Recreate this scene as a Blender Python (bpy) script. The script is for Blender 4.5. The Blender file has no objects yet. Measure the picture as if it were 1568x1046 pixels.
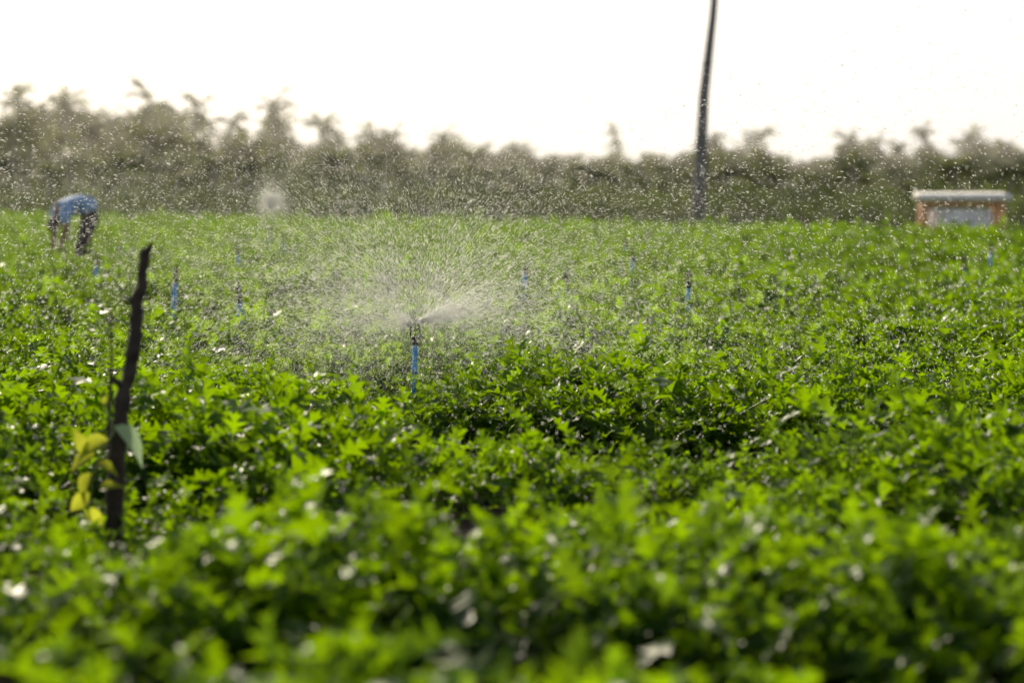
import bpy, math, numpy as np
from mathutils import Vector, Matrix
rng=np.random.default_rng(7)
scene=bpy.context.scene
R=math.radians
scene.view_settings.view_transform='Standard'
scene.view_settings.look='None'
scene.view_settings.exposure=0

# ---------------------------------------------------------------- helpers
def link(o,parent=None):
    scene.collection.objects.link(o)
    if parent: o.parent=parent
    return o
def empty(name,loc=(0,0,0),rz=0):
    e=bpy.data.objects.new(name,None); e.location=loc; e.rotation_euler[2]=rz
    e.empty_display_size=.1
    return link(e)
def mesh_np(name,V,F,mats=(),smooth=False,mi=None,cols=None):
    V=np.asarray(V,dtype=np.float32)
    me=bpy.data.meshes.new(name)
    if not isinstance(F,(list,tuple)): F=[F]
    F=[np.asarray(f,dtype=np.int32) for f in F if len(f)]
    me.vertices.add(len(V)); me.vertices.foreach_set('co',V.ravel())
    loops=np.concatenate([f.ravel() for f in F])
    tot=np.concatenate([np.full(len(f),f.shape[1],dtype=np.int32) for f in F])
    st=np.concatenate([[0],np.cumsum(tot)[:-1]]).astype(np.int32)
    me.loops.add(len(loops)); me.loops.foreach_set('vertex_index',loops)
    me.polygons.add(len(tot)); me.polygons.foreach_set('loop_start',st)
    if mi is not None: me.polygons.foreach_set('material_index',np.asarray(mi,dtype=np.int32))
    for m in mats: me.materials.append(m)
    me.update(calc_edges=True)
    if smooth: me.polygons.foreach_set('use_smooth',np.ones(len(tot),dtype=bool))
    if cols is not None:
        a=me.attributes.new('tint','FLOAT','POINT'); a.data.foreach_set('value',np.asarray(cols,dtype=np.float32))
    return me
class MB:
    def __init__(s): s.V=[];s.F3=[];s.F4=[];s.m3=[];s.m4=[];s.n=0;s.c=[]
    def add(s,V,F,m=0,c=0.5):
        V=np.asarray(V,float);F=np.asarray(F,int)
        s.V.append(V);s.c.append(np.full(len(V),c))
        if F.shape[1]==3: s.F3.append(F+s.n);s.m3+= [m]*len(F)
        else: s.F4.append(F+s.n);s.m4+=[m]*len(F)
        s.n+=len(V)
    def mesh(s,name,mats,smooth=False):
        F=[];mi=[]
        if s.F3: F.append(np.concatenate(s.F3));mi+=s.m3
        if s.F4: F.append(np.concatenate(s.F4));mi+=s.m4
        return mesh_np(name,np.concatenate(s.V),F,mats,smooth,mi,np.concatenate(s.c))
def tube(pts,rad,n=8,cap=True):
    pts=np.asarray(pts,float);rad=np.broadcast_to(np.asarray(rad,float),(len(pts),))
    V=[]
    for i,p in enumerate(pts):
        d=pts[min(i+1,len(pts)-1)]-pts[max(i-1,0)]
        d=d/(np.linalg.norm(d)+1e-9)
        a=np.cross(d,[0.13,0.97,0.2] if abs(d[1])<.9 else [1,0,0]);a/=np.linalg.norm(a);b=np.cross(d,a)
        for k in range(n):
            t=2*math.pi*k/n
            V.append(p+rad[i]*(math.cos(t)*a+math.sin(t)*b))
    F=[]
    for i in range(len(pts)-1):
        for k in range(n):
            k2=(k+1)%n
            F.append([i*n+k,i*n+k2,(i+1)*n+k2,(i+1)*n+k])
    if cap:
        c0=len(V);V.append(pts[0]);V.append(pts[-1])
        L=(len(pts)-1)*n
        for k in range(n):
            k2=(k+1)%n
            F.append([c0,k2,k,c0]); F.append([c0+1,L+k,L+k2,c0+1])
    return np.array(V),np.array(F)
def add_tube(mb,pts,rad,n=8,m=0,c=.5):
    V,F=tube(pts,rad,n,True)
    nb=len(F)-2*n
    base=mb.n
    mb.V.append(V);mb.c.append(np.full(len(V),c))
    mb.F4.append(F[:nb]+base);mb.m4+=[m]*nb
    mb.F3.append(F[nb:,:3]+base);mb.m3+=[m]*(2*n)
    mb.n+=len(V)
def add_box(mb,c,s,m=0,rz=0,tint=.5):
    x,y,z=[v/2 for v in s]
    V=np.array([[-x,-y,-z],[x,-y,-z],[x,y,-z],[-x,y,-z],[-x,-y,z],[x,-y,z],[x,y,z],[-x,y,z]])
    cr,sr=math.cos(rz),math.sin(rz)
    V=V@np.array([[cr,sr,0],[-sr,cr,0],[0,0,1]])
    V=V+np.array(c)
    mb.add(V,[[3,2,1,0],[4,5,6,7],[0,1,5,4],[1,2,6,5],[2,3,7,6],[3,0,4,7]],m,tint)

# ---------------------------------------------------------------- materials
def newmat(name):
    m=bpy.data.materials.new(name);m.use_nodes=True
    nt=m.node_tree;nt.nodes.clear()
    out=nt.nodes.new('ShaderNodeOutputMaterial')
    return m,nt,out
def simple(name,col,rough=.6,noise=.25,scale=20,metal=0,bump=0,spec=.5):
    m,nt,out=newmat(name)
    p=nt.nodes.new('ShaderNodeBsdfPrincipled')
    p.inputs['Roughness'].default_value=rough;p.inputs['Metallic'].default_value=metal
    p.inputs['Specular IOR Level'].default_value=spec
    n=nt.nodes.new('ShaderNodeTexNoise');n.inputs['Scale'].default_value=scale;n.inputs['Detail'].default_value=6
    tc=nt.nodes.new('ShaderNodeTexCoord');nt.links.new(tc.outputs['Object'],n.inputs['Vector'])
    r=nt.nodes.new('ShaderNodeValToRGB')
    a=[c*(1-noise) for c in col];b=[min(1,c*(1+noise)) for c in col]
    r.color_ramp.elements[0].position=.3;r.color_ramp.elements[1].position=.7
    r.color_ramp.elements[0].color=(*a,1);r.color_ramp.elements[1].color=(*b,1)
    nt.links.new(n.outputs['Fac'],r.inputs['Fac']);nt.links.new(r.outputs['Color'],p.inputs['Base Color'])
    if bump:
        b=nt.nodes.new('ShaderNodeBump');b.inputs['Strength'].default_value=bump;b.inputs['Distance'].default_value=.02
        nt.links.new(n.outputs['Fac'],b.inputs['Height']);nt.links.new(b.outputs['Normal'],p.inputs['Normal'])
    nt.links.new(p.outputs['BSDF'],out.inputs['Surface'])
    return m
def leafmat(name,dark,light,trans,rough=.4,tfac=.45,spec=.5):
    m,nt,out=newmat(name)
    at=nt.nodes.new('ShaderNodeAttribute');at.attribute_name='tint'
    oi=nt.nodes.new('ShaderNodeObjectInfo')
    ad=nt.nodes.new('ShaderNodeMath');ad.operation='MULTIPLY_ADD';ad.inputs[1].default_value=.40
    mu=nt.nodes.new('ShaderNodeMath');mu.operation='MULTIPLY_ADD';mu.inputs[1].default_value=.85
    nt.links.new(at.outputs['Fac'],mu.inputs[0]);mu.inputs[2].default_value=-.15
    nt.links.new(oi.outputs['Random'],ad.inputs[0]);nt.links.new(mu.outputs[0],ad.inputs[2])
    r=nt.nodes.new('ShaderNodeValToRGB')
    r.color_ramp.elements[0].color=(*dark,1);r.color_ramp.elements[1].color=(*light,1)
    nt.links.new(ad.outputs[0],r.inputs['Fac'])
    p=nt.nodes.new('ShaderNodeBsdfPrincipled');p.inputs['Roughness'].default_value=rough
    p.inputs['Specular IOR Level'].default_value=spec
    nt.links.new(r.outputs['Color'],p.inputs['Base Color'])
    t=nt.nodes.new('ShaderNodeBsdfTranslucent')
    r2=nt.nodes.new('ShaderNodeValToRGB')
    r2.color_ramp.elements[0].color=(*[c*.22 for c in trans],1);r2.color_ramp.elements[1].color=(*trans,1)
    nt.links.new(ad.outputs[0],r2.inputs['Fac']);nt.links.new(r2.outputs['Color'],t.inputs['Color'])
    mx=nt.nodes.new('ShaderNodeMixShader');mx.inputs[0].default_value=tfac
    nt.links.new(p.outputs[0],mx.inputs[1]);nt.links.new(t.outputs[0],mx.inputs[2])
    nt.links.new(mx.outputs[0],out.inputs['Surface'])
    return m
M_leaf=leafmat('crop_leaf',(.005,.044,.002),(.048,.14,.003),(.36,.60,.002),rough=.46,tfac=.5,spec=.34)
M_stem=simple('crop_stem',(.10,.16,.03),.5)
M_palm=leafmat('palm_leaf',(.035,.050,.018),(.10,.12,.04),(.30,.34,.09),rough=.6,tfac=.5,spec=.2)
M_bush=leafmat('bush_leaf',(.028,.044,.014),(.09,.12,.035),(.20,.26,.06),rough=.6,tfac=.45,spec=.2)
M_bark=simple('palm_bark',(.24,.21,.18),.9,scale=4)
M_blue=simple('blue_pvc',(.02,.27,.60),.35,noise=.12)
M_black=simple('black_plastic',(.015,.015,.017),.3)
M_stick=simple('dead_wood',(.035,.025,.02),.85,noise=.5,scale=30,bump=.6)
M_pole=simple('weathered_pole',(.16,.15,.145),.75,scale=3)
M_wood=simple('orange_timber',(.68,.36,.16),.6,scale=9)
M_roof=simple('white_roof',(.78,.75,.72),.5,noise=.12,scale=5)
M_tarp=simple('pale_tarp',(.70,.74,.78),.5,noise=.15,scale=3)
M_skin=simple('skin',(.20,.10,.06),.5,noise=.1)
M_shirt=simple('blue_shirt',(.22,.36,.58),.8,noise=.5,scale=18)
M_pants=simple('dark_trousers',(.05,.035,.035),.85,noise=.2)
M_hair=simple('black_hair',(.01,.009,.008),.5)

m,nt,out=newmat('water_droplets')
t=nt.nodes.new('ShaderNodeBsdfTranslucent');t.inputs[0].default_value=(1,1,.97,1)
g=nt.nodes.new('ShaderNodeBsdfGlossy');g.inputs['Color'].default_value=(1,1,1,1);g.inputs['Roughness'].default_value=.35
x=nt.nodes.new('ShaderNodeMixShader');x.inputs[0].default_value=.12
nt.links.new(t.outputs[0],x.inputs[1]);nt.links.new(g.outputs[0],x.inputs[2]);nt.links.new(x.outputs[0],out.inputs[0])
M_water=m

# ---------------------------------------------------------------- sky + sun
SUN_EL=R(26); SUN_AZ=R(-20)
w=bpy.data.worlds.new('World');scene.world=w;w.use_nodes=True
nt=w.node_tree;nt.nodes.clear()
sky=nt.nodes.new('ShaderNodeTexSky');sky.sky_type='NISHITA';sky.sun_disc=False
sky.sun_elevation=SUN_EL;sky.sun_rotation=SUN_AZ%(2*math.pi)
sky.dust_density=3;sky.air_density=1.0;sky.ozone_density=1
hs=nt.nodes.new('ShaderNodeHueSaturation');hs.inputs['Saturation'].default_value=.75
tc=nt.nodes.new('ShaderNodeTexCoord');sx=nt.nodes.new('ShaderNodeSeparateXYZ')
mr=nt.nodes.new('ShaderNodeMapRange');mr.inputs[1].default_value=.10;mr.inputs[2].default_value=.5;mr.inputs[3].default_value=.85;mr.inputs[4].default_value=.0
mx=nt.nodes.new('ShaderNodeMix');mx.data_type='RGBA';mx.inputs[7].default_value=(8.4,8.05,7.6,1)
nt.links.new(tc.outputs['Generated'],sx.inputs[0]);nt.links.new(sx.outputs['Z'],mr.inputs[0]);nt.links.new(mr.outputs[0],mx.inputs[0])
bg=nt.nodes.new('ShaderNodeBackground');bg.inputs['Strength'].default_value=.13
wo=nt.nodes.new('ShaderNodeOutputWorld')
nt.links.new(sky.outputs[0],hs.inputs['Color']);nt.links.new(hs.outputs[0],mx.inputs[6]);nt.links.new(mx.outputs[2],bg.inputs[0]);nt.links.new(bg.outputs[0],wo.inputs[0])
L=bpy.data.lights.new('sun','SUN');L.energy=5.0;L.angle=R(.8);L.color=(1,.89,.66)
so=link(bpy.data.objects.new('sun',L))
sd=Vector((math.sin(SUN_AZ)*math.cos(SUN_EL),math.cos(SUN_AZ)*math.cos(SUN_EL),math.sin(SUN_EL)))
so.rotation_euler=sd.to_track_quat('Z','Y').to_euler()
so.location=(-10,20,20)
m,nt,out=newmat('haze')
vs=nt.nodes.new('ShaderNodeVolumeScatter');vs.inputs['Density'].default_value=.0004;vs.inputs['Anisotropy'].default_value=.6
vs.inputs['Color'].default_value=(1,.96,.86,1)
nt.links.new(vs.outputs[0],out.inputs['Volume'])
mb=MB();add_box(mb,(0,385,24.5),(1400,600,48))
link(bpy.data.objects.new('haze',mb.mesh('haze',[m])))

# ---------------------------------------------------------------- ground
def vnoise(x,y,s,seed=0):
    x=np.asarray(x)/s;y=np.asarray(y)/s
    def h(i,j):
        v=np.sin(i*127.1+j*311.7+seed*74.7)*43758.5453
        return v-np.floor(v)
    i=np.floor(x);j=np.floor(y);fx=x-i;fy=y-j
    fx=fx*fx*(3-2*fx);fy=fy*fy*(3-2*fy)
    return (h(i,j)*(1-fx)+h(i+1,j)*fx)*(1-fy)+(h(i,j+1)*(1-fx)+h(i+1,j+1)*fx)*fy
def bed(x,y):
    ph=(y+.10*x+1.1*(vnoise(x,y,1.5,3)-.5)-7.3)/2.45
    return .5-.5*np.cos(2*np.pi*ph)
def groundz(x,y):
    return .07*bed(x,y)*np.clip((110-y)/30,0,1)+.03*(vnoise(x,y,.5,9)-.5)
def edge(x): return 67-1.08*np.clip(x,-45,25)
xs=np.unique(np.concatenate([np.linspace(-1500,-30,16),np.linspace(-30,30,150),np.linspace(30,1500,16)]))
ys=np.unique(np.concatenate([np.linspace(-60,2,8),np.linspace(2,30,150),np.linspace(30,110,120),np.linspace(110,3000,16)]))
X,Y=np.meshgrid(xs,ys);Z=groundz(X,Y)*np.where(Y>115,0,1)
V=np.stack([X.ravel(),Y.ravel(),Z.ravel()],1)
nx=len(xs);ny=len(ys)
I=np.arange(nx*ny).reshape(ny,nx)
F=np.stack([I[:-1,:-1].ravel(),I[:-1,1:].ravel(),I[1:,1:].ravel(),I[1:,:-1].ravel()],1)
m,nt,out=newmat('soil')
p=nt.nodes.new('ShaderNodeBsdfPrincipled');p.inputs['Roughness'].default_value=.95;p.inputs['Specular IOR Level'].default_value=.15
n1=nt.nodes.new('ShaderNodeTexNoise');n1.inputs['Scale'].default_value=14;n1.inputs['Detail'].default_value=8
tc=nt.nodes.new('ShaderNodeTexCoord');nt.links.new(tc.outputs['Object'],n1.inputs['Vector'])
r=nt.nodes.new('ShaderNodeValToRGB');r.color_ramp.elements[0].color=(.014,.009,.008,1);r.color_ramp.elements[1].color=(.05,.032,.024,1)
sp=nt.nodes.new('ShaderNodeSeparateXYZ');nt.links.new(tc.outputs['Object'],sp.inputs[0])
mr=nt.nodes.new('ShaderNodeMapRange');mr.inputs[1].default_value=20;mr.inputs[2].default_value=60
nt.links.new(sp.outputs['Y'],mr.inputs[0])
mxc=nt.nodes.new('ShaderNodeMix');mxc.data_type='RGBA';mxc.inputs[7].default_value=(.04,.07,.018,1)
nt.links.new(mr.outputs[0],mxc.inputs[0])
nt.links.new(n1.outputs['Fac'],r.inputs[0]);nt.links.new(r.outputs[0],mxc.inputs[6]);nt.links.new(mxc.outputs[2],p.inputs['Base Color'])
b=nt.nodes.new('ShaderNodeBump');b.inputs['Strength'].default_value=.8;b.inputs['Distance'].default_value=.03
nt.links.new(n1.outputs['Fac'],b.inputs['Height']);nt.links.new(b.outputs[0],p.inputs['Normal']);nt.links.new(p.outputs[0],out.inputs[0])
link(bpy.data.objects.new('ground',mesh_np('ground',V,F,[m],True)))

# ---------------------------------------------------------------- GN scatter
def scatter(name,pts,rot,scl,idx,objs):
    col=bpy.data.collections.new(name+'_parts')
    for o in objs: col.objects.link(o)
    me=bpy.data.meshes.new(name);me.vertices.add(len(pts));me.vertices.foreach_set('co',np.asarray(pts,dtype=np.float32).ravel())
    a=me.attributes.new('rot','FLOAT_VECTOR','POINT');a.data.foreach_set('vector',np.asarray(rot,dtype=np.float32).ravel())
    a=me.attributes.new('scl','FLOAT_VECTOR','POINT');a.data.foreach_set('vector',np.asarray(scl,dtype=np.float32).ravel())
    a=me.attributes.new('idx','INT','POINT');a.data.foreach_set('value',np.asarray(idx,dtype=np.int32))
    me.update()
    ob=link(bpy.data.objects.new(name,me))
    g=bpy.data.node_groups.new(name+'_gn','GeometryNodeTree')
    g.interface.new_socket('Geometry',in_out='INPUT',socket_type='NodeSocketGeometry')
    g.interface.new_socket('Geometry',in_out='OUTPUT',socket_type='NodeSocketGeometry')
    N=g.nodes;gi=N.new('NodeGroupInput');go=N.new('NodeGroupOutput')
    ci=N.new('GeometryNodeCollectionInfo');ci.inputs['Collection'].default_value=col
    ci.inputs['Separate Children'].default_value=True;ci.inputs['Reset Children'].default_value=True
    ip=N.new('GeometryNodeInstanceOnPoints');ip.inputs['Pick Instance'].default_value=True
    def na(nm,dt):
        n=N.new('GeometryNodeInputNamedAttribute');n.data_type=dt;n.inputs['Name'].default_value=nm;return n.outputs['Attribute']
    er=N.new('FunctionNodeEulerToRotation')
    g.links.new(gi.outputs[0],ip.inputs['Points']);g.links.new(ci.outputs[0],ip.inputs['Instance'])
    g.links.new(na('idx','INT'),ip.inputs['Instance Index'])
    g.links.new(na('rot','FLOAT_VECTOR'),er.inputs[0]);g.links.new(er.outputs[0],ip.inputs['Rotation'])
    g.links.new(na('scl','FLOAT_VECTOR'),ip.inputs['Scale'])
    g.links.new(ip.outputs[0],go.inputs[0])
    md=ob.modifiers.new('scatter','NODES');md.node_group=g
    return ob

# ---------------------------------------------------------------- crop plants (deeply lobed leaves)
T=np.array([0,.12,.22,.32,.45,.54,.70,.80,1.0])
W=np.array([.01,.05,.37,.06,.39,.06,.22,.06,.0])
B=np.array([0,.02,.10,.02,.18,.04,.13,.03,0])
def leaf_template(seed):
    r=np.random.default_rng(seed)
    wv=W*r.uniform(.75,1.2,len(W));n=len(T)
    fold=r.uniform(.1,.8);dr=r.uniform(.1,.8)
    mid=np.stack([0*T,T,0*T],1)
    def side(s):
        ww=wv*r.uniform(.8,1.15,n)
        return np.stack([s*ww,T+B,ww*fold+.06*np.sin(T*14+r.uniform(0,6))],1)
    V=np.concatenate([mid,side(-1),side(1)])
    V[:,2]-=dr*V[:,1]**2
    F=[]
    for i in range(n-1):
        F.append([i,i+1,n+i+1,n+i]);F.append([i+1,i,2*n+i,2*n+i+1])
    return V,np.array(F)
LT=[leaf_template(i) for i in range(8)]
def norm(v): return v/(np.linalg.norm(v)+1e-9)
def place_leaf(mb,r,p,d,up,size,m,c,tpl=None):
    V,F=LT[r.integers(len(LT))] if tpl is None else tpl
    d=norm(d);s=norm(np.cross(d,up));u=np.cross(s,d)
    mb.add(p+size*(V[:,:1]*s+V[:,1:2]*d+V[:,2:]*u),F,m,c)
def crop_plant(seed):
    r=np.random.default_rng(100+seed);mb=MB()
    ns=r.integers(4,7)
    for s in range(ns):
        az=2*np.pi*(s+r.uniform(-.4,.4))/ns
        el=r.uniform(.30,1.30);ln=r.uniform(.17,.36)
        p=np.array([r.uniform(-.03,.03),r.uniform(-.03,.03),0.0]);pts=[p];k=5
        for i in range(k):
            e=el*(1-.10*i)
            d=np.array([math.cos(az)*math.cos(e),math.sin(az)*math.cos(e),math.sin(e)])
            p=p+d*ln/k*1.15;pts.append(p);az+=r.uniform(-.3,.3)
        V,F=tube(pts,np.linspace(.004,.002,len(pts)),3,False);mb.add(V,F,1,.5)
        for i in range(1,len(pts)):
            a2=az+r.uniform(-1.9,1.9)
            pe=r.uniform(.2,1.2)
            pd=np.array([math.cos(a2)*math.cos(pe),math.sin(a2)*math.cos(pe),math.sin(pe)])
            pl=r.uniform(.015,.05);b=pts[i]+pd*pl
            V,F=tube([pts[i],b],[.002,.0015],3,False);mb.add(V,F,1,.5)
            le=r.uniform(-.5,1.2)
            a3=a2+r.uniform(-.5,.5)
            ld=np.array([math.cos(a3)*math.cos(le),math.sin(a3)*math.cos(le),math.sin(le)])
            up=norm(np.array([r.normal(0,.7),r.normal(0,.7),1.0]))
            sz=r.uniform(.095,.165)*(1 if i<k-1 else .8)
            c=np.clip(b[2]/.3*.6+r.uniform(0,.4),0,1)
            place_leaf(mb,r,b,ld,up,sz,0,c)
        for q in range(3):
            a2=r.uniform(0,6.28);e=r.uniform(.8,1.4)
            ld=np.array([math.cos(a2)*math.cos(e),math.sin(a2)*math.cos(e),math.sin(e)])
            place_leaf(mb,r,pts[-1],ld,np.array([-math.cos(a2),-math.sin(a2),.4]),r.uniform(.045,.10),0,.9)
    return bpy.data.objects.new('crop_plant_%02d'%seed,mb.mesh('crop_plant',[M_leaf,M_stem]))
plants=[crop_plant(i) for i in range(14)]
P=[];S=[]
def zone(y0,y1,sp,base):
    hwmax=.30*y1+1.5
    gx=np.arange(-hwmax,hwmax,sp);gy=np.arange(y0,y1,sp)
    X,Y=np.meshgrid(gx,gy);X=X.ravel()+rng.uniform(-.5,.5,X.size)*sp;Y=Y.ravel()+rng.uniform(-.5,.5,Y.size)*sp
    ok=(np.abs(X)<.30*Y+1.5)&(Y<edge(X)+vnoise(X,Y,3,5)*2)
    X=X[ok];Y=Y[ok]
    bd=bed(X,Y);n=vnoise(X,Y,.8,1);n2=vnoise(X,Y,.42,2);n3=vnoise(X,Y,2.6,6)
    keep=rng.random(len(X))<np.clip(.15+1.3*bd+1.3*(n-.42),.08,1)
    hol=((X+.85)/.50)**2+((Y-7.15)/.42)**2
    keep&=hol>1
    X,Y,bd,n,n2,n3=[a[keep] for a in (X,Y,bd,n,n2,n3)]
    s=base*(.42+.27*bd+.62*(n-.5)+.52*(n2-.5)+.30*(n3-.5)+rng.uniform(-.1,.16,len(X)))
    low=np.exp(-(((X+1.0)/.62)**2+((Y-6.80)/.78)**2)**2)*1.12+.5*np.exp(-(((X+.49)/.40)**2+((Y-11.5)/.7)**2)**2)
    s=np.clip(s,.28,1.10*base)*(1-.5*low)
    P.append(np.stack([X,Y,groundz(X,Y)-.01-.03*low],1));S.append(s)
zone(2.6,16,.155,1.05);zone(16,40,.24,1.2);zone(40,95,.40,1.4)
P=np.concatenate(P);S=np.concatenate(S);n=len(P)
rot=np.stack([rng.normal(0,.14,n),rng.normal(0,.14,n),rng.uniform(0,6.28,n)],1)
scl=np.stack([S*1.1,S*1.1,S*rng.uniform(.85,1.2,n)],1)
scatter('crop_field',P,rot,scl,rng.integers(0,14,n),plants)
print('plants',n)

# ---------------------------------------------------------------- palms
def frond(mb,r,base,az,el0,length,m=0):
    k=7;p=np.array(base,float);pts=[p];e=el0
    for i in range(k):
        d=np.array([math.cos(az)*math.cos(e),math.sin(az)*math.cos(e),math.sin(e)])
        p=p+d*length/k;pts.append(p);e-=r.uniform(.13,.30)
    V,F=tube(pts,np.linspace(.06,.015,len(pts)),3,False);mb.add(V,F,0,.4)
    side=np.array([-math.sin(az),math.cos(az),0])
    c=r.uniform(0,1)
    for i in range(1,k):
        for sub in (0,.5):
            q=pts[i]*(1-sub)+pts[i+1]*sub;d=norm(pts[i+1]-pts[i])
            t=(i+sub)/k;ll=length*.24*math.sin(math.pi*min(1,.15+t*.85))**.6+.1
            for s in (-1,1):
                ld=norm(side*s*1.0+d*.9+np.array([0,0,-.35-r.uniform(0,.5)]))
                w=norm(np.cross(ld,side*s+np.array([0,0,1.])))*.11
                tip=q+ld*ll*r.uniform(.8,1.1)
                mid=(q+tip)/2+np.array([0,0,.05])
                mb.add([q,mid+w,tip,mid-w],[[0,1,2,3]],m,c)
def palm(seed,H=10):
    r=np.random.default_rng(500+seed);mb=MB()
    lean=r.uniform(-1.1,1.1,2);pts=[]
    for i in range(7):
        t=i/6;pts.append([lean[0]*t*t,lean[1]*t*t,H*.78*t])
    add_tube(mb,pts,np.linspace(.28,.19,7),6,1)
    top=np.array(pts[-1])
    nf=r.integers(15,22);LL=r.uniform(2.4,3.5)
    for f in range(nf):
        frond(mb,r,top+np.array([0,0,r.uniform(-.3,.3)]),r.uniform(0,6.28),r.uniform(-.6,1.5),LL*r.uniform(.8,1.15))
    for c in range(6):
        a=r.uniform(0,6.28);o=top+np.array([.28*math.cos(a),.28*math.sin(a),-.35])
        add_tube(mb,[o+[0,0,.15],o,o-[0,0,.15]],[.04,.14,.05],6,1)
    return bpy.data.objects.new('palm_%02d'%seed,mb.mesh('palm',[M_palm,M_bark]))
palms=[palm(i) for i in range(12)]
def bush(seed,dens=900):
    r=np.random.default_rng(900+seed);mb=MB();cl=[]
    for b in range(9):
        a=r.uniform(0,6.28);e=r.uniform(.5,1.5);l=r.uniform(.45,.85)
        d=np.array([math.cos(a)*math.cos(e),math.sin(a)*math.cos(e),math.sin(e)])
        end=d*l;add_tube(mb,[[0,0,0],end*.5+r.normal(0,.03,3),end],[.03,.02,.008],4,1)
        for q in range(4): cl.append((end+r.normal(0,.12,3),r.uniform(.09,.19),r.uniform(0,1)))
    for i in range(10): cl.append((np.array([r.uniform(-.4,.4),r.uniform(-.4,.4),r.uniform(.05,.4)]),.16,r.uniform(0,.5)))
    per=dens//len(cl)
    for c,rad,t in cl:
        for i in range(per):
            v=norm(r.normal(0,1,3))*rad*r.uniform(.4,1.1)
            p=c+v
            if p[2]<0: p[2]=abs(p[2])*.5
            d=norm(r.normal(0,1,3));s=norm(np.cross(d,r.normal(0,1,3)));z=r.uniform(.03,.07)
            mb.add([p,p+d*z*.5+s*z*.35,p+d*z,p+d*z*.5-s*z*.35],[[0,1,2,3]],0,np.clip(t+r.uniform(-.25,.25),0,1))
    return bpy.data.objects.new('bush_%d'%seed,mb.mesh('bush',[M_bush,M_bark]))
bushes=[bush(i,900) for i in range(6)]

prof=np.array([(-80,150),(0,150),(35,118),(70,136),(110,124),(150,138),(185,144),(225,118),(262,142),(290,126),(306,200),(325,200),(345,156),(365,198),(385,185),(405,160),(425,128),(447,180),(470,204),(505,164),(530,198),(560,180),(600,184),(640,208),(680,186),(715,194),(750,209),(800,210),(860,220),(990,220),(1040,222),(1095,190),(1130,228),(1160,188),(1200,220),(1250,230),(1300,195),(1340,197),(1375,226),(1405,180),(1440,222),(1495,185),(1530,206),(1600,205)],float)
pb=(prof[:,0]-784)/3702;ph=(295-prof[:,1])/3702
P=[];S=[];IX=[]
def addpalm(x,y,h,w=1):
    s=h/10.6;s2=(.5+.40*s)*w;P.append((x,y,0));S.append((s2,s2,s));IX.append(rng.integers(12))
def Dist(b): return 330+ (b+.21)/.42*90
for k in (2,4,7,9,12,16,19,21,22,24,26,27,31,33,36,37,39,41,42):
    b=pb[k];D=Dist(b)-rng.uniform(20,35);addpalm(b*D,D,(1.15+ph[k]*D)*1.04,1.05)
    addpalm((b+rng.uniform(-.006,.006))*D,D+8,(1.15+ph[k]*D)*.86)
b=(932-784)/3702;addpalm(b*360,360,1.15+(295-182)/3702*360,.75)
for row in range(5):
    for b in np.arange(-.30,.30,.0068):
        b=b+rng.uniform(-.003,.003);D=Dist(b)+row*12-10+rng.uniform(-6,6)
        h=min(np.interp(b-.003,pb,ph),np.interp(b+.003,pb,ph))
        if b<-.235: h=.04
        hh=(1.15+h*D)*rng.uniform(.70,.96)
        addpalm(b*D,D,hh,.9)
for b in np.arange(-.30,.30,.007):
    for row in range(3):
        D=rng.uniform(150,290);h=np.interp(b,pb,ph)*rng.uniform(.35,.80);addpalm((b+rng.uniform(-.004,.004))*D,D,1.15+h*D,.85)
for b in np.arange(-.31,.31,.009):
    for row in range(3):
        D=67/(1+1.08*b)+rng.uniform(22,80);h=rng.uniform(.003,.026)*min(1,np.interp(b,pb,ph)/.030);hh=1.15+h*D;s=hh/11.5
        w=max(.40,s*1.2);P.append(((b+rng.uniform(-.004,.004))*D,D,0));S.append((w,w,s*1.0));IX.append(rng.integers(12))
n=len(P)
rot=np.stack([rng.normal(0,.04,n),rng.normal(0,.04,n),rng.uniform(0,6.28,n)],1)
scatter('palm_grove',P,rot,S,IX,palms)
P=[];S=[];IX=[]
for b in np.arange(-.32,.32,.008):
    for row in range(4):
        D0=67/(1+1.08*b)
        D=D0+3+row*rng.uniform(6,16)+rng.uniform(0,5)
        h=1.15+rng.uniform(-.005,.007)*D*(1 if row else .5)
        wd=rng.uniform(1.1,1.8);P.append((b*D+rng.uniform(-.5,.5),D,-.05));S.append((h*wd,h*wd,h*1.05));IX.append(rng.integers(6))
for b in np.arange(-.30,.30,.012):
    for row in range(3):
        D=rng.uniform(140,300);h=1.15+np.interp(b,pb,ph)*D*rng.uniform(.2,.58)
        P.append((b*D,D,0));S.append((h*.8,h*.8,h));IX.append(rng.integers(6))
for b in (-.155,-.075,-.04,.0,.055,.10):
    D=Dist(b)-30;h=1.15+np.interp(b,pb,ph)*D*rng.uniform(.7,.85);P.append((b*D,D,0));S.append((h*.5,h*.5,h));IX.append(rng.integers(6))
n=len(P);rot=np.stack([np.zeros(n),np.zeros(n),rng.uniform(0,6.28,n)],1)
scatter('undergrowth',P,rot,S,IX,bushes)

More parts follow.
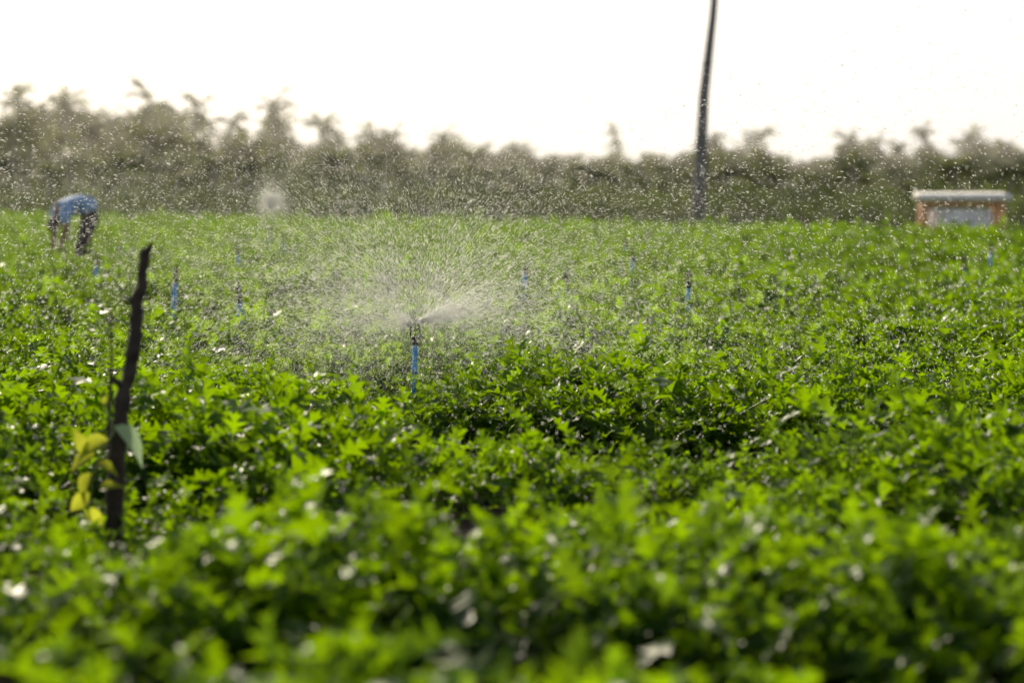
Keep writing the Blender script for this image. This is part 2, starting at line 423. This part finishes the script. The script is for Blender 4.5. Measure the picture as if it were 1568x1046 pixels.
# ---------------------------------------------------------------- sprinklers
def sprinkler_mesh(top):
    mb=MB()
    add_tube(mb,[[0,0,-.1],[.001,0,top*.5],[0,0,top]],.0135,12,0)
    add_tube(mb,[[0,0,top*.62],[0,0,top*.62+.04]],.0175,12,0)
    z=top
    add_tube(mb,[[0,0,z-.012],[0,0,z+.006],[0,0,z+.006],[0,0,z+.02]],[.0175,.0175,.012,.012],12,1)
    add_tube(mb,[[0,0,z+.02],[0,0,z+.032]],[.019,.016],10,1)
    arch=[]
    for i in range(13):
        t=math.pi*i/12;arch.append([.025*math.cos(t),0,z+.032+.066*math.sin(t)**.6 if 0<i<12 else z+.026])
    add_tube(mb,arch,.0045,6,1)
    add_tube(mb,[[0,0,z+.03],[0,0,z+.05]],[.006,.003],8,1)
    add_tube(mb,[[0,0,z+.055],[0,0,z+.108],[0,0,z+.116]],[.004,.004,.011],8,1)
    add_tube(mb,[[-.012,.0,z+.058],[.004,.004,z+.062],[.020,.012,z+.072],[.028,.022,z+.078]],[.003,.005,.005,.0035],6,1)
    return mb.mesh('sprinkler',[M_blue,M_black],False)
def streaks(pos,vel,R0,hl):
    N=len(pos);d=vel/np.linalg.norm(vel,axis=1,keepdims=True)
    s=np.cross(d,[0.0,0.3,1.0]);s/=np.linalg.norm(s,axis=1,keepdims=True)+1e-9;u=np.cross(s,d)
    c=[pos-d*hl]
    for q in range(3):
        th=2*np.pi*q/3;c.append(pos+R0*(math.cos(th)*s+math.sin(th)*u))
    c.append(pos+d*hl)
    V=np.stack(c,1).reshape(-1,3)
    f=np.array([[0,2,1],[0,3,2],[0,1,3],[4,1,2],[4,2,3],[4,3,1]])
    return V,(np.arange(N)[:,None,None]*5+f[None]).reshape(-1,3)
def drops(N,seed,k0=(1.2,3.0),vv=(3.5,8.5),ele=(2,58),rad=(.0009,.0022),expo=.012,z0=.48,trange=(0,1.3),az=None,tpow=1.0,turb=.05,wind=(.25,.1),zmin=.18,rmin=0):
    r=np.random.default_rng(seed)
    a=r.uniform(0,2*np.pi,N) if az is None else r.normal(az[0],az[1],N)
    e=np.radians(r.uniform(*ele,N));v=r.uniform(*vv,N);k=r.uniform(*k0,N);t=trange[0]+r.random(N)**tpow*(trange[1]-trange[0])
    E=np.exp(-k*t);g=9.81
    vh=v*np.cos(e);vz=v*np.sin(e)
    rr=vh/k*(1-E);z=z0+(vz+g/k)/k*(1-E)-g*t/k
    VH=vh*E;VZ=(vz+g/k)*E-g/k
    pos=np.stack([rr*np.cos(a)+wind[0]*t,rr*np.sin(a)+wind[1]*t,z],1)+r.normal(0,turb,(N,3))*np.minimum(t*4,3)[:,None]
    vel=np.stack([VH*np.cos(a),VH*np.sin(a),VZ],1)+r.normal(0,.9,(N,3))
    ok=(pos[:,2]>zmin)&(np.hypot(pos[:,0],pos[:,1])>rmin);pos=pos[ok];vel=vel[ok];N=len(pos)
    sp=np.linalg.norm(vel,axis=1,keepdims=True)
    R0=r.uniform(0,1,(N,1))**2*(rad[1]-rad[0])+rad[0]
    return streaks(pos,vel,R0,R0+sp*expo*.12*r.uniform(.4,1.3,(N,1)))
def combine(name,parts):
    Vs=[];Fs=[];n=0
    for V,F in parts: Vs.append(V);Fs.append(F+n);n+=len(V)
    return mesh_np(name,np.concatenate(Vs),[np.concatenate(Fs)],[M_water],True)
mesh_a=sprinkler_mesh(.405)
e=empty('irrigation_sprinkler',(-.49,12,0))
link(bpy.data.objects.new('riser_and_head',mesh_a),e).rotation_euler=(0,.02,.3)
main=combine('water_spray',[
  drops(44000,1,vv=(7,12),ele=(22,42),k0=(1.3,2.4),trange=(.22,1.4),tpow=.8,turb=.13,rad=(.0010,.0034),wind=(-.1,.1)),
  drops(100000,2,rad=(.0005,.0011),vv=(2.5,8),ele=(-2,36),trange=(.07,.85),tpow=1.2,turb=.08,wind=(.8,.5),rmin=.18),
  drops(80000,8,rad=(.0004,.0010),vv=(1.5,7),ele=(0,75),trange=(.03,.5),tpow=1.0,turb=.12,wind=(-.1,.3),rmin=.08,expo=.008),
  drops(16000,6,rad=(.0008,.0015),vv=(4,8),ele=(4,66),trange=(.04,.5),turb=.06,wind=(.1,.3),expo=.025,rmin=.10),
  drops(1200,3,trange=(.01,.14),vv=(4,8),ele=(12,55),rad=(.0006,.0012),expo=.04,turb=.05,rmin=.05),
  drops(1500,4,trange=(.006,.085),vv=(2,6),ele=(10,34),rad=(.0008,.0016),expo=.05,az=(.15,.3),turb=.05,z0=.50,zmin=.46),
  drops(900,5,trange=(.006,.05),vv=(1,4),ele=(-5,45),rad=(.0008,.0016),expo=.04,az=(3.2,.5),turb=.06,z0=.49,zmin=.45),
])
link(bpy.data.objects.new('water_spray',main),e)
far=combine('water_spray_far',[drops(10000,11,vv=(6,12),ele=(20,44),trange=(.2,1.5),tpow=.8,turb=.2,rad=(.0014,.0034),wind=(-.3,0)),
   drops(3000,12,vv=(3,8),ele=(0,35),trange=(.05,.6),turb=.1,rad=(.001,.002))])
for (x,D,sp) in [(-4.26,24.6,1),(-2.75,19.5,1),(-3.18,28.3,1),(-1.78,15.9,1),(-3.42,36,1),(-8.6,69,1),(.10,21.4,1),(.36,17.4,0),(1.29,26,0),(1.54,33,1),(1.33,18.3,0),
               (4.4,48,1),(4.4,23.5,0),(5.73,29,0),(10.3,50,1),(-1.0,55,1),(-.6,75,0),(-9.5,52,1),(-14,70,1)]:
    e=empty('irrigation_sprinkler',(x,D,0),rng.uniform(-.3,.3))
    o=link(bpy.data.objects.new('riser_and_head',mesh_a),e)
    o.rotation_euler=(rng.normal(0,.04),rng.normal(0,.04),rng.uniform(0,3))
    s=rng.uniform(1.0,1.12);o.scale=(1.25,1.25,s)
    if sp: link(bpy.data.objects.new('water_spray',far),e)
pl=drops(3500,21,trange=(0,.10),vv=(1,4),ele=(-60,80),rad=(.003,.008),expo=.03,z0=1.0,turb=.3)
e=empty('irrigation_sprinkler',(-4.1,41,0));link(bpy.data.objects.new('riser_and_head',mesh_a),e)
link(bpy.data.objects.new('water_spray',combine('plume',[pl])),e)

# ---------------------------------------------------------------- stake with climbing vine
mb=MB();r=np.random.default_rng(3)
D=7.6
pts=np.array([(-1.262,D,-.05),(-1.262,D,.12),(-1.250,D,.27),(-1.246,D+.01,.40),(-1.222,D,.50),(-1.205,D+.01,.62),(-1.185,D,.70),(-1.180,D+.01,.80),(-1.166,D,.86),(-1.158,D,.92),(-1.152,D,.975)])
fine=[];rad=[]
for i in range(len(pts)-1):
    for s in np.linspace(0,1,4,endpoint=False):
        fine.append(pts[i]*(1-s)+pts[i+1]*s+r.normal(0,.0025,3));t=(i+s)/(len(pts)-1);rad.append((.030-.015*t)*r.uniform(.82,1.2))
fine.append(pts[-1]);rad.append(.010)
add_tube(mb,fine,rad,9,0)
for (z,dx,dz,rr) in [(.52,-.045,.03,.010),(.80,-.03,.012,.008),(.95,.028,.03,.010),(.35,.03,.02,.009)]:
    q=np.array(fine[int(np.argmin([abs(f[2]-z) for f in fine]))]);add_tube(mb,[q,q+[dx*.6,-.01,dz],q+[dx,-.015,dz*1.6]],[rr*1.3,rr,rr*.5],6,0)
add_tube(mb,[(-1.275,D+.05,0),(-1.282,D+.05,.4),(-1.268,D+.04,.62),(-1.274,D+.05,.80)],[.008,.007,.005,.003],6,0)
e=empty('wooden_stake',(0,0,0))
link(bpy.data.objects.new('stake_wood',mb.mesh('stake_wood',[M_stick],False)),e)
tt=np.array([0,.08,.25,.45,.65,.82,1]);ww=np.array([0.02,.14,.26,.27,.20,.10,0])
n=len(tt);Vb=np.concatenate([np.stack([0*tt,tt,0*tt],1),np.stack([-ww,tt-.03,ww*.6],1),np.stack([ww,tt-.03,ww*.6],1)]);Vb[:,2]-=.4*Vb[:,1]**2
Fb=[]
for i in range(n-1): Fb+= [[i,i+1,n+i+1,n+i],[i+1,i,2*n+i,2*n+i+1]]
tpl=(Vb,np.array(Fb))
mv=MB()
M_vl=leafmat('vine_leaf',(.14,.24,.02),(.30,.34,.03),(.64,.70,.05),rough=.5,tfac=.6,spec=.3)
M_vp=leafmat('vine_leaf_pale',(.22,.36,.14),(.36,.50,.24),(.48,.66,.35),rough=.35,tfac=.4)
vine=[(-1.30,D-.05,0),(-1.33,D-.06,.15),(-1.31,D-.04,.3),(-1.25,D-.04,.40),(-1.28,D-.03,.5)]
V,F=tube(vine,.0035,5,False);mv.add(V,F,2,.5)
for (p,d,up,s,mi) in [((-1.245,D-.05,.415),(.85,-.2,-.65),(.4,-.4,.9),.15,1),
      ((-1.27,D-.05,.375),(-.7,-.1,-.25),(-.1,-.8,.6),.12,0),((-1.31,D-.06,.33),(-.9,0,-.4),(.3,-.6,.6),.10,0),
      ((-1.32,D-.06,.27),(-.5,0,-.9),(0,-.5,.8),.10,0),((-1.33,D-.06,.21),(-.6,0,-.6),(.4,-.9,.4),.09,0),
      ((-1.33,D-.06,.16),(.5,0,-.6),(0,-.9,.4),.08,0),((-1.28,D-.04,.49),(.2,0,.9),(0,-.9,.2),.03,0),((-1.30,D-.05,.30),(.7,-.4,-.1),(0,-.4,.9),.08,0),
      ((-1.29,D-.05,.22),(.6,-.4,.3),(0,-.6,.7),.08,0),((-1.34,D-.05,.34),(-.3,-.2,.8),(.2,-.9,.2),.08,0)]:
    place_leaf(mv,r,np.array(p),np.array(d,float),np.array(up,float),s,mi,r.uniform(.5,1),tpl)
link(bpy.data.objects.new('vine_leaves',mv.mesh('vine',[M_vl,M_vp,M_stem])),e)

# ---------------------------------------------------------------- utility pole
mb=MB();D=62
pp=[(4.75,D,-.3),(4.80,D,1.5),(4.90,D,3.6),(5.12,D,5.6),(5.32,D,8.2)]
add_tube(mb,pp,[.19,.165,.13,.095,.08],14,0)
for z,x in ((2.2,4.83),(4.4,4.98),):
    add_tube(mb,[(x,D,z),(x,D,z+.05)],.16 if z<3 else .13,14,1)
add_box(mb,(5.28,D-.14,7.8),(1.6,.09,.10),0)
for dx in (-.7,-.35,.35,.7):
    add_tube(mb,[(5.28+dx,D-.14,7.85),(5.28+dx,D-.14,7.9),(5.28+dx,D-.14,7.98)],[.02,.05,.03],8,1)
link(bpy.data.objects.new('utility_pole',mb.mesh('pole',[M_pole,M_black])))

# ---------------------------------------------------------------- field shelter
e=empty('farm_shelter',(10.42,56,.02),R(-4))
mb=MB()
for x in (-.92,.80):
    for y in (-.55,.55):
        add_box(mb,(x,y,.44),(.19 if y<0 else .12,.12,.95),0)
add_box(mb,(-.06,-.55,.87),(1.53,.07,.08),0);add_box(mb,(-.06,.55,.87),(1.55,.07,.08),0)
add_box(mb,(-.06,-.57,.30),(1.53,.05,.07),0)
link(bpy.data.objects.new('timber_frame',mb.mesh('frame',[M_wood])),e)
gx=np.linspace(-1.05,1.02,84);gy=np.array([-.80,.80])
V=[];F=[]
for j,y in enumerate(gy):
    for x in gx: V.append([x,y,.955+.012*math.sin(x*60)+.06*(j)])
for j,y in enumerate(gy):
    for x in gx: V.append([x,y,1.085+.012*math.sin(x*60)+.05*(j)])
k=len(gx)
for i in range(k-1):
    F.append([i,k+i,k+i+1,i+1]);F.append([2*k+i,2*k+i+1,3*k+i+1,3*k+i]);F.append([i,i+1,2*k+i+1,2*k+i]);F.append([k+i,3*k+i,3*k+i+1,k+i+1])
F.append([0,2*k,3*k,k]);F.append([k-1,2*k-1,4*k-1,3*k-1])
mb=MB();mb.add(V,F,0);link(bpy.data.objects.new('roof',mb.mesh('roof',[M_roof])),e)
V=[];F=[];nu=60;nv=8
for j in range(nv):
    for i in range(nu):
        t=2*math.pi*i/nu;c=math.copysign(abs(math.cos(t))**.35,math.cos(t));s=math.copysign(abs(math.sin(t))**.35,math.sin(t))
        f=1+.02*math.sin(t*17+j*.7)
        sh=[1,1,1,.99,.98,.97,.93,.6][j]
        V.append([-.05+.72*c*f*sh,.42*s*f*sh,[-.02,.15,.3,.45,.6,.68,.75,.77][j]])
for j in range(nv-1):
    for i in range(nu):
        i2=(i+1)%nu;F.append([j*nu+i,j*nu+i2,(j+1)*nu+i2,(j+1)*nu+i])
mb=MB();mb.add(V,F,0);mb.F4.append(np.array([[7*nu,7*nu+15,7*nu+30,7*nu+45]]));mb.m4+=[0]
link(bpy.data.objects.new('tarp_cover',mb.mesh('tarp',[M_tarp],True)),e)

# ---------------------------------------------------------------- farmer bending over the crop
def skinned(name,verts,edges,radii,mat,parent,sub=2,root=0):
    me=bpy.data.meshes.new(name);me.from_pydata(verts,edges,[])
    ob=link(bpy.data.objects.new(name,me),parent)
    md=ob.modifiers.new('skin','SKIN');md.use_smooth_shade=True
    for i,rr in enumerate(radii):
        s=me.skin_vertices[0].data[i];s.radius=(rr,rr) if not isinstance(rr,tuple) else rr
        s.use_root=(i==root)
    ss=ob.modifiers.new('sub','SUBSURF');ss.levels=sub;ss.render_levels=sub
    me.materials.append(mat);return ob
f=empty('farmer',(-6.08,35,0),R(180+30))
V=[(0,0,.88),(.14,0,.96),(.30,0,.99),(.43,0,.94),(.50,0,.86),(.54,0,.78)]
E=[(0,1),(1,2),(2,3),(3,4),(4,5)];Rr=[.115,.115,.12,.115,.06,.055]
def addc(chain,rads,start):
    prev=start
    for p,q in zip(chain,rads):
        V.append(p);Rr.append(q);E.append((prev,len(V)-1));prev=len(V)-1
    return prev
for s in (-1,1):
    el=addc([(.44,.12*s,.92),(.47,.20*s,.87),(.47,.225*s,.62)],[.08,.062,.048],3)
    wr=addc([(.53,.18*s,.39),(.54,.175*s,.34)],[.034,.036],el)
    fx=.30 if s>0 else .02
    kn=addc([(.02,.10*s,.82),(.16 if s>0 else .06,.13*s,.50)],[.10,.065],0)
    an=addc([(fx-.03,.14*s,.10),(fx-.01,.14*s,.045),(fx+.12,.15*s,.035)],[.042,.045,.035],kn)
body=skinned('body',V,E,Rr,M_skin,f)
for s in (-1,1):
    for i,(l,o) in enumerate([(.07,-.03),(.08,-.01),(.076,.01),(.06,.028)]):
        x0=.54+o;y0=.175*s
        skinned('finger_%d'%i,[(x0,y0,.33),(x0+.004,y0,.33-l*.55),(x0-.004,y0-.012*s,.33-l),(x0-.012,y0-.026*s,.32-l*1.2)],[(0,1),(1,2),(2,3)],[.009,.009,.008,.006],M_skin,f,1)
    skinned('thumb',[(.51,.17*s,.345),(.485,.16*s,.315),(.485,.15*s,.285)],[(0,1),(1,2)],[.011,.010,.008],M_skin,f,1)
V=[(-.06,0,.90),(.06,0,.955),(.20,0,.985),(.34,0,.975),(.45,0,.90)];E=[(0,1),(1,2),(2,3),(3,4)];Rr=[(.18,.15),(.20,.165),(.215,.17),(.21,.165),(.12,.11)]
for s in (-1,1): addc([(.43,.15*s,.92),(.475,.215*s,.85),(.475,.23*s,.68)],[.12,.095,.09],3)
skinned('shirt',V,E,Rr,M_shirt,f)
V=[(.06,0,.92),(-.02,0,.86)];E=[(0,1)];Rr=[(.15,.12),(.165,.145)]
for s in (-1,1):
    fx=.30 if s>0 else .02
    addc([(.02,.10*s,.80),(.16 if s>0 else .06,.13*s,.50),(fx-.02,.14*s,.16)],[.125,.10,.085],1)
skinned('trousers',V,E,Rr,M_pants,f)
mb=MB();nu,nv=24,18;HV=[];HF=[]
for j in range(nv+1):
    ph_=math.pi*j/nv
    for i in range(nu):
        th=2*math.pi*i/nu
        x=math.sin(ph_)*math.cos(th);y=math.sin(ph_)*math.sin(th);z=math.cos(ph_)
        wj=1-.25*max(0,-z)**1.5
        px,py,pz=.098*x*wj+(.012 if z<0 else 0)*x,.076*y*wj,.118*z
        px+=.022*math.exp(-((z+.12)/.13)**2-(y/.16)**2)*(x>0)
        px-=.008*math.exp(-((z-.08)/.1)**2-((abs(y)-.38)/.15)**2)*(x>0)
        px+=.006*math.exp(-((z+.48)/.08)**2-(y/.3)**2)*(x>0)
        HV.append([px,py,pz])
hm=[]
for j in range(nv):
    for i in range(nu):
        i2=(i+1)%nu;HF.append([j*nu+i,(j+1)*nu+i,(j+1)*nu+i2,j*nu+i2])
        c=np.mean([HV[q] for q in HF[-1]],0)
        hm.append(1 if (c[2]>.055 or (c[0]<-.01 and c[2]>-.05)) else 0)
for k,fc in enumerate(HF): mb.add([HV[q] for q in fc],[[0,1,2,3]],hm[k])
for s in (-1,1):
    add_tube(mb,[(0,.074*s,-.03),(-.006,.086*s,0),(-.008,.088*s,.02),(0,.076*s,.03)],[.008,.014,.014,.006],8,0)
    add_tube(mb,[(.080,.030*s,.010),(.090,.030*s,.010)],[.011,.006],8,1)
hd=link(bpy.data.objects.new('head',mb.mesh('head',[M_skin,M_hair],True)),f)
hd.location=(.565,0,.70);hd.rotation_euler=(0,R(145),0)

# ---------------------------------------------------------------- camera
cam=bpy.data.cameras.new('camera');co=link(bpy.data.objects.new('camera',cam))
co.location=(0,0,1.15);co.rotation_euler=(R(90-3.52),0,0)
cam.lens=85;cam.sensor_width=36;cam.clip_start=.1;cam.clip_end=6000
cam.dof.use_dof=True;cam.dof.focus_distance=12.0;cam.dof.aperture_fstop=1.95
scene.camera=co
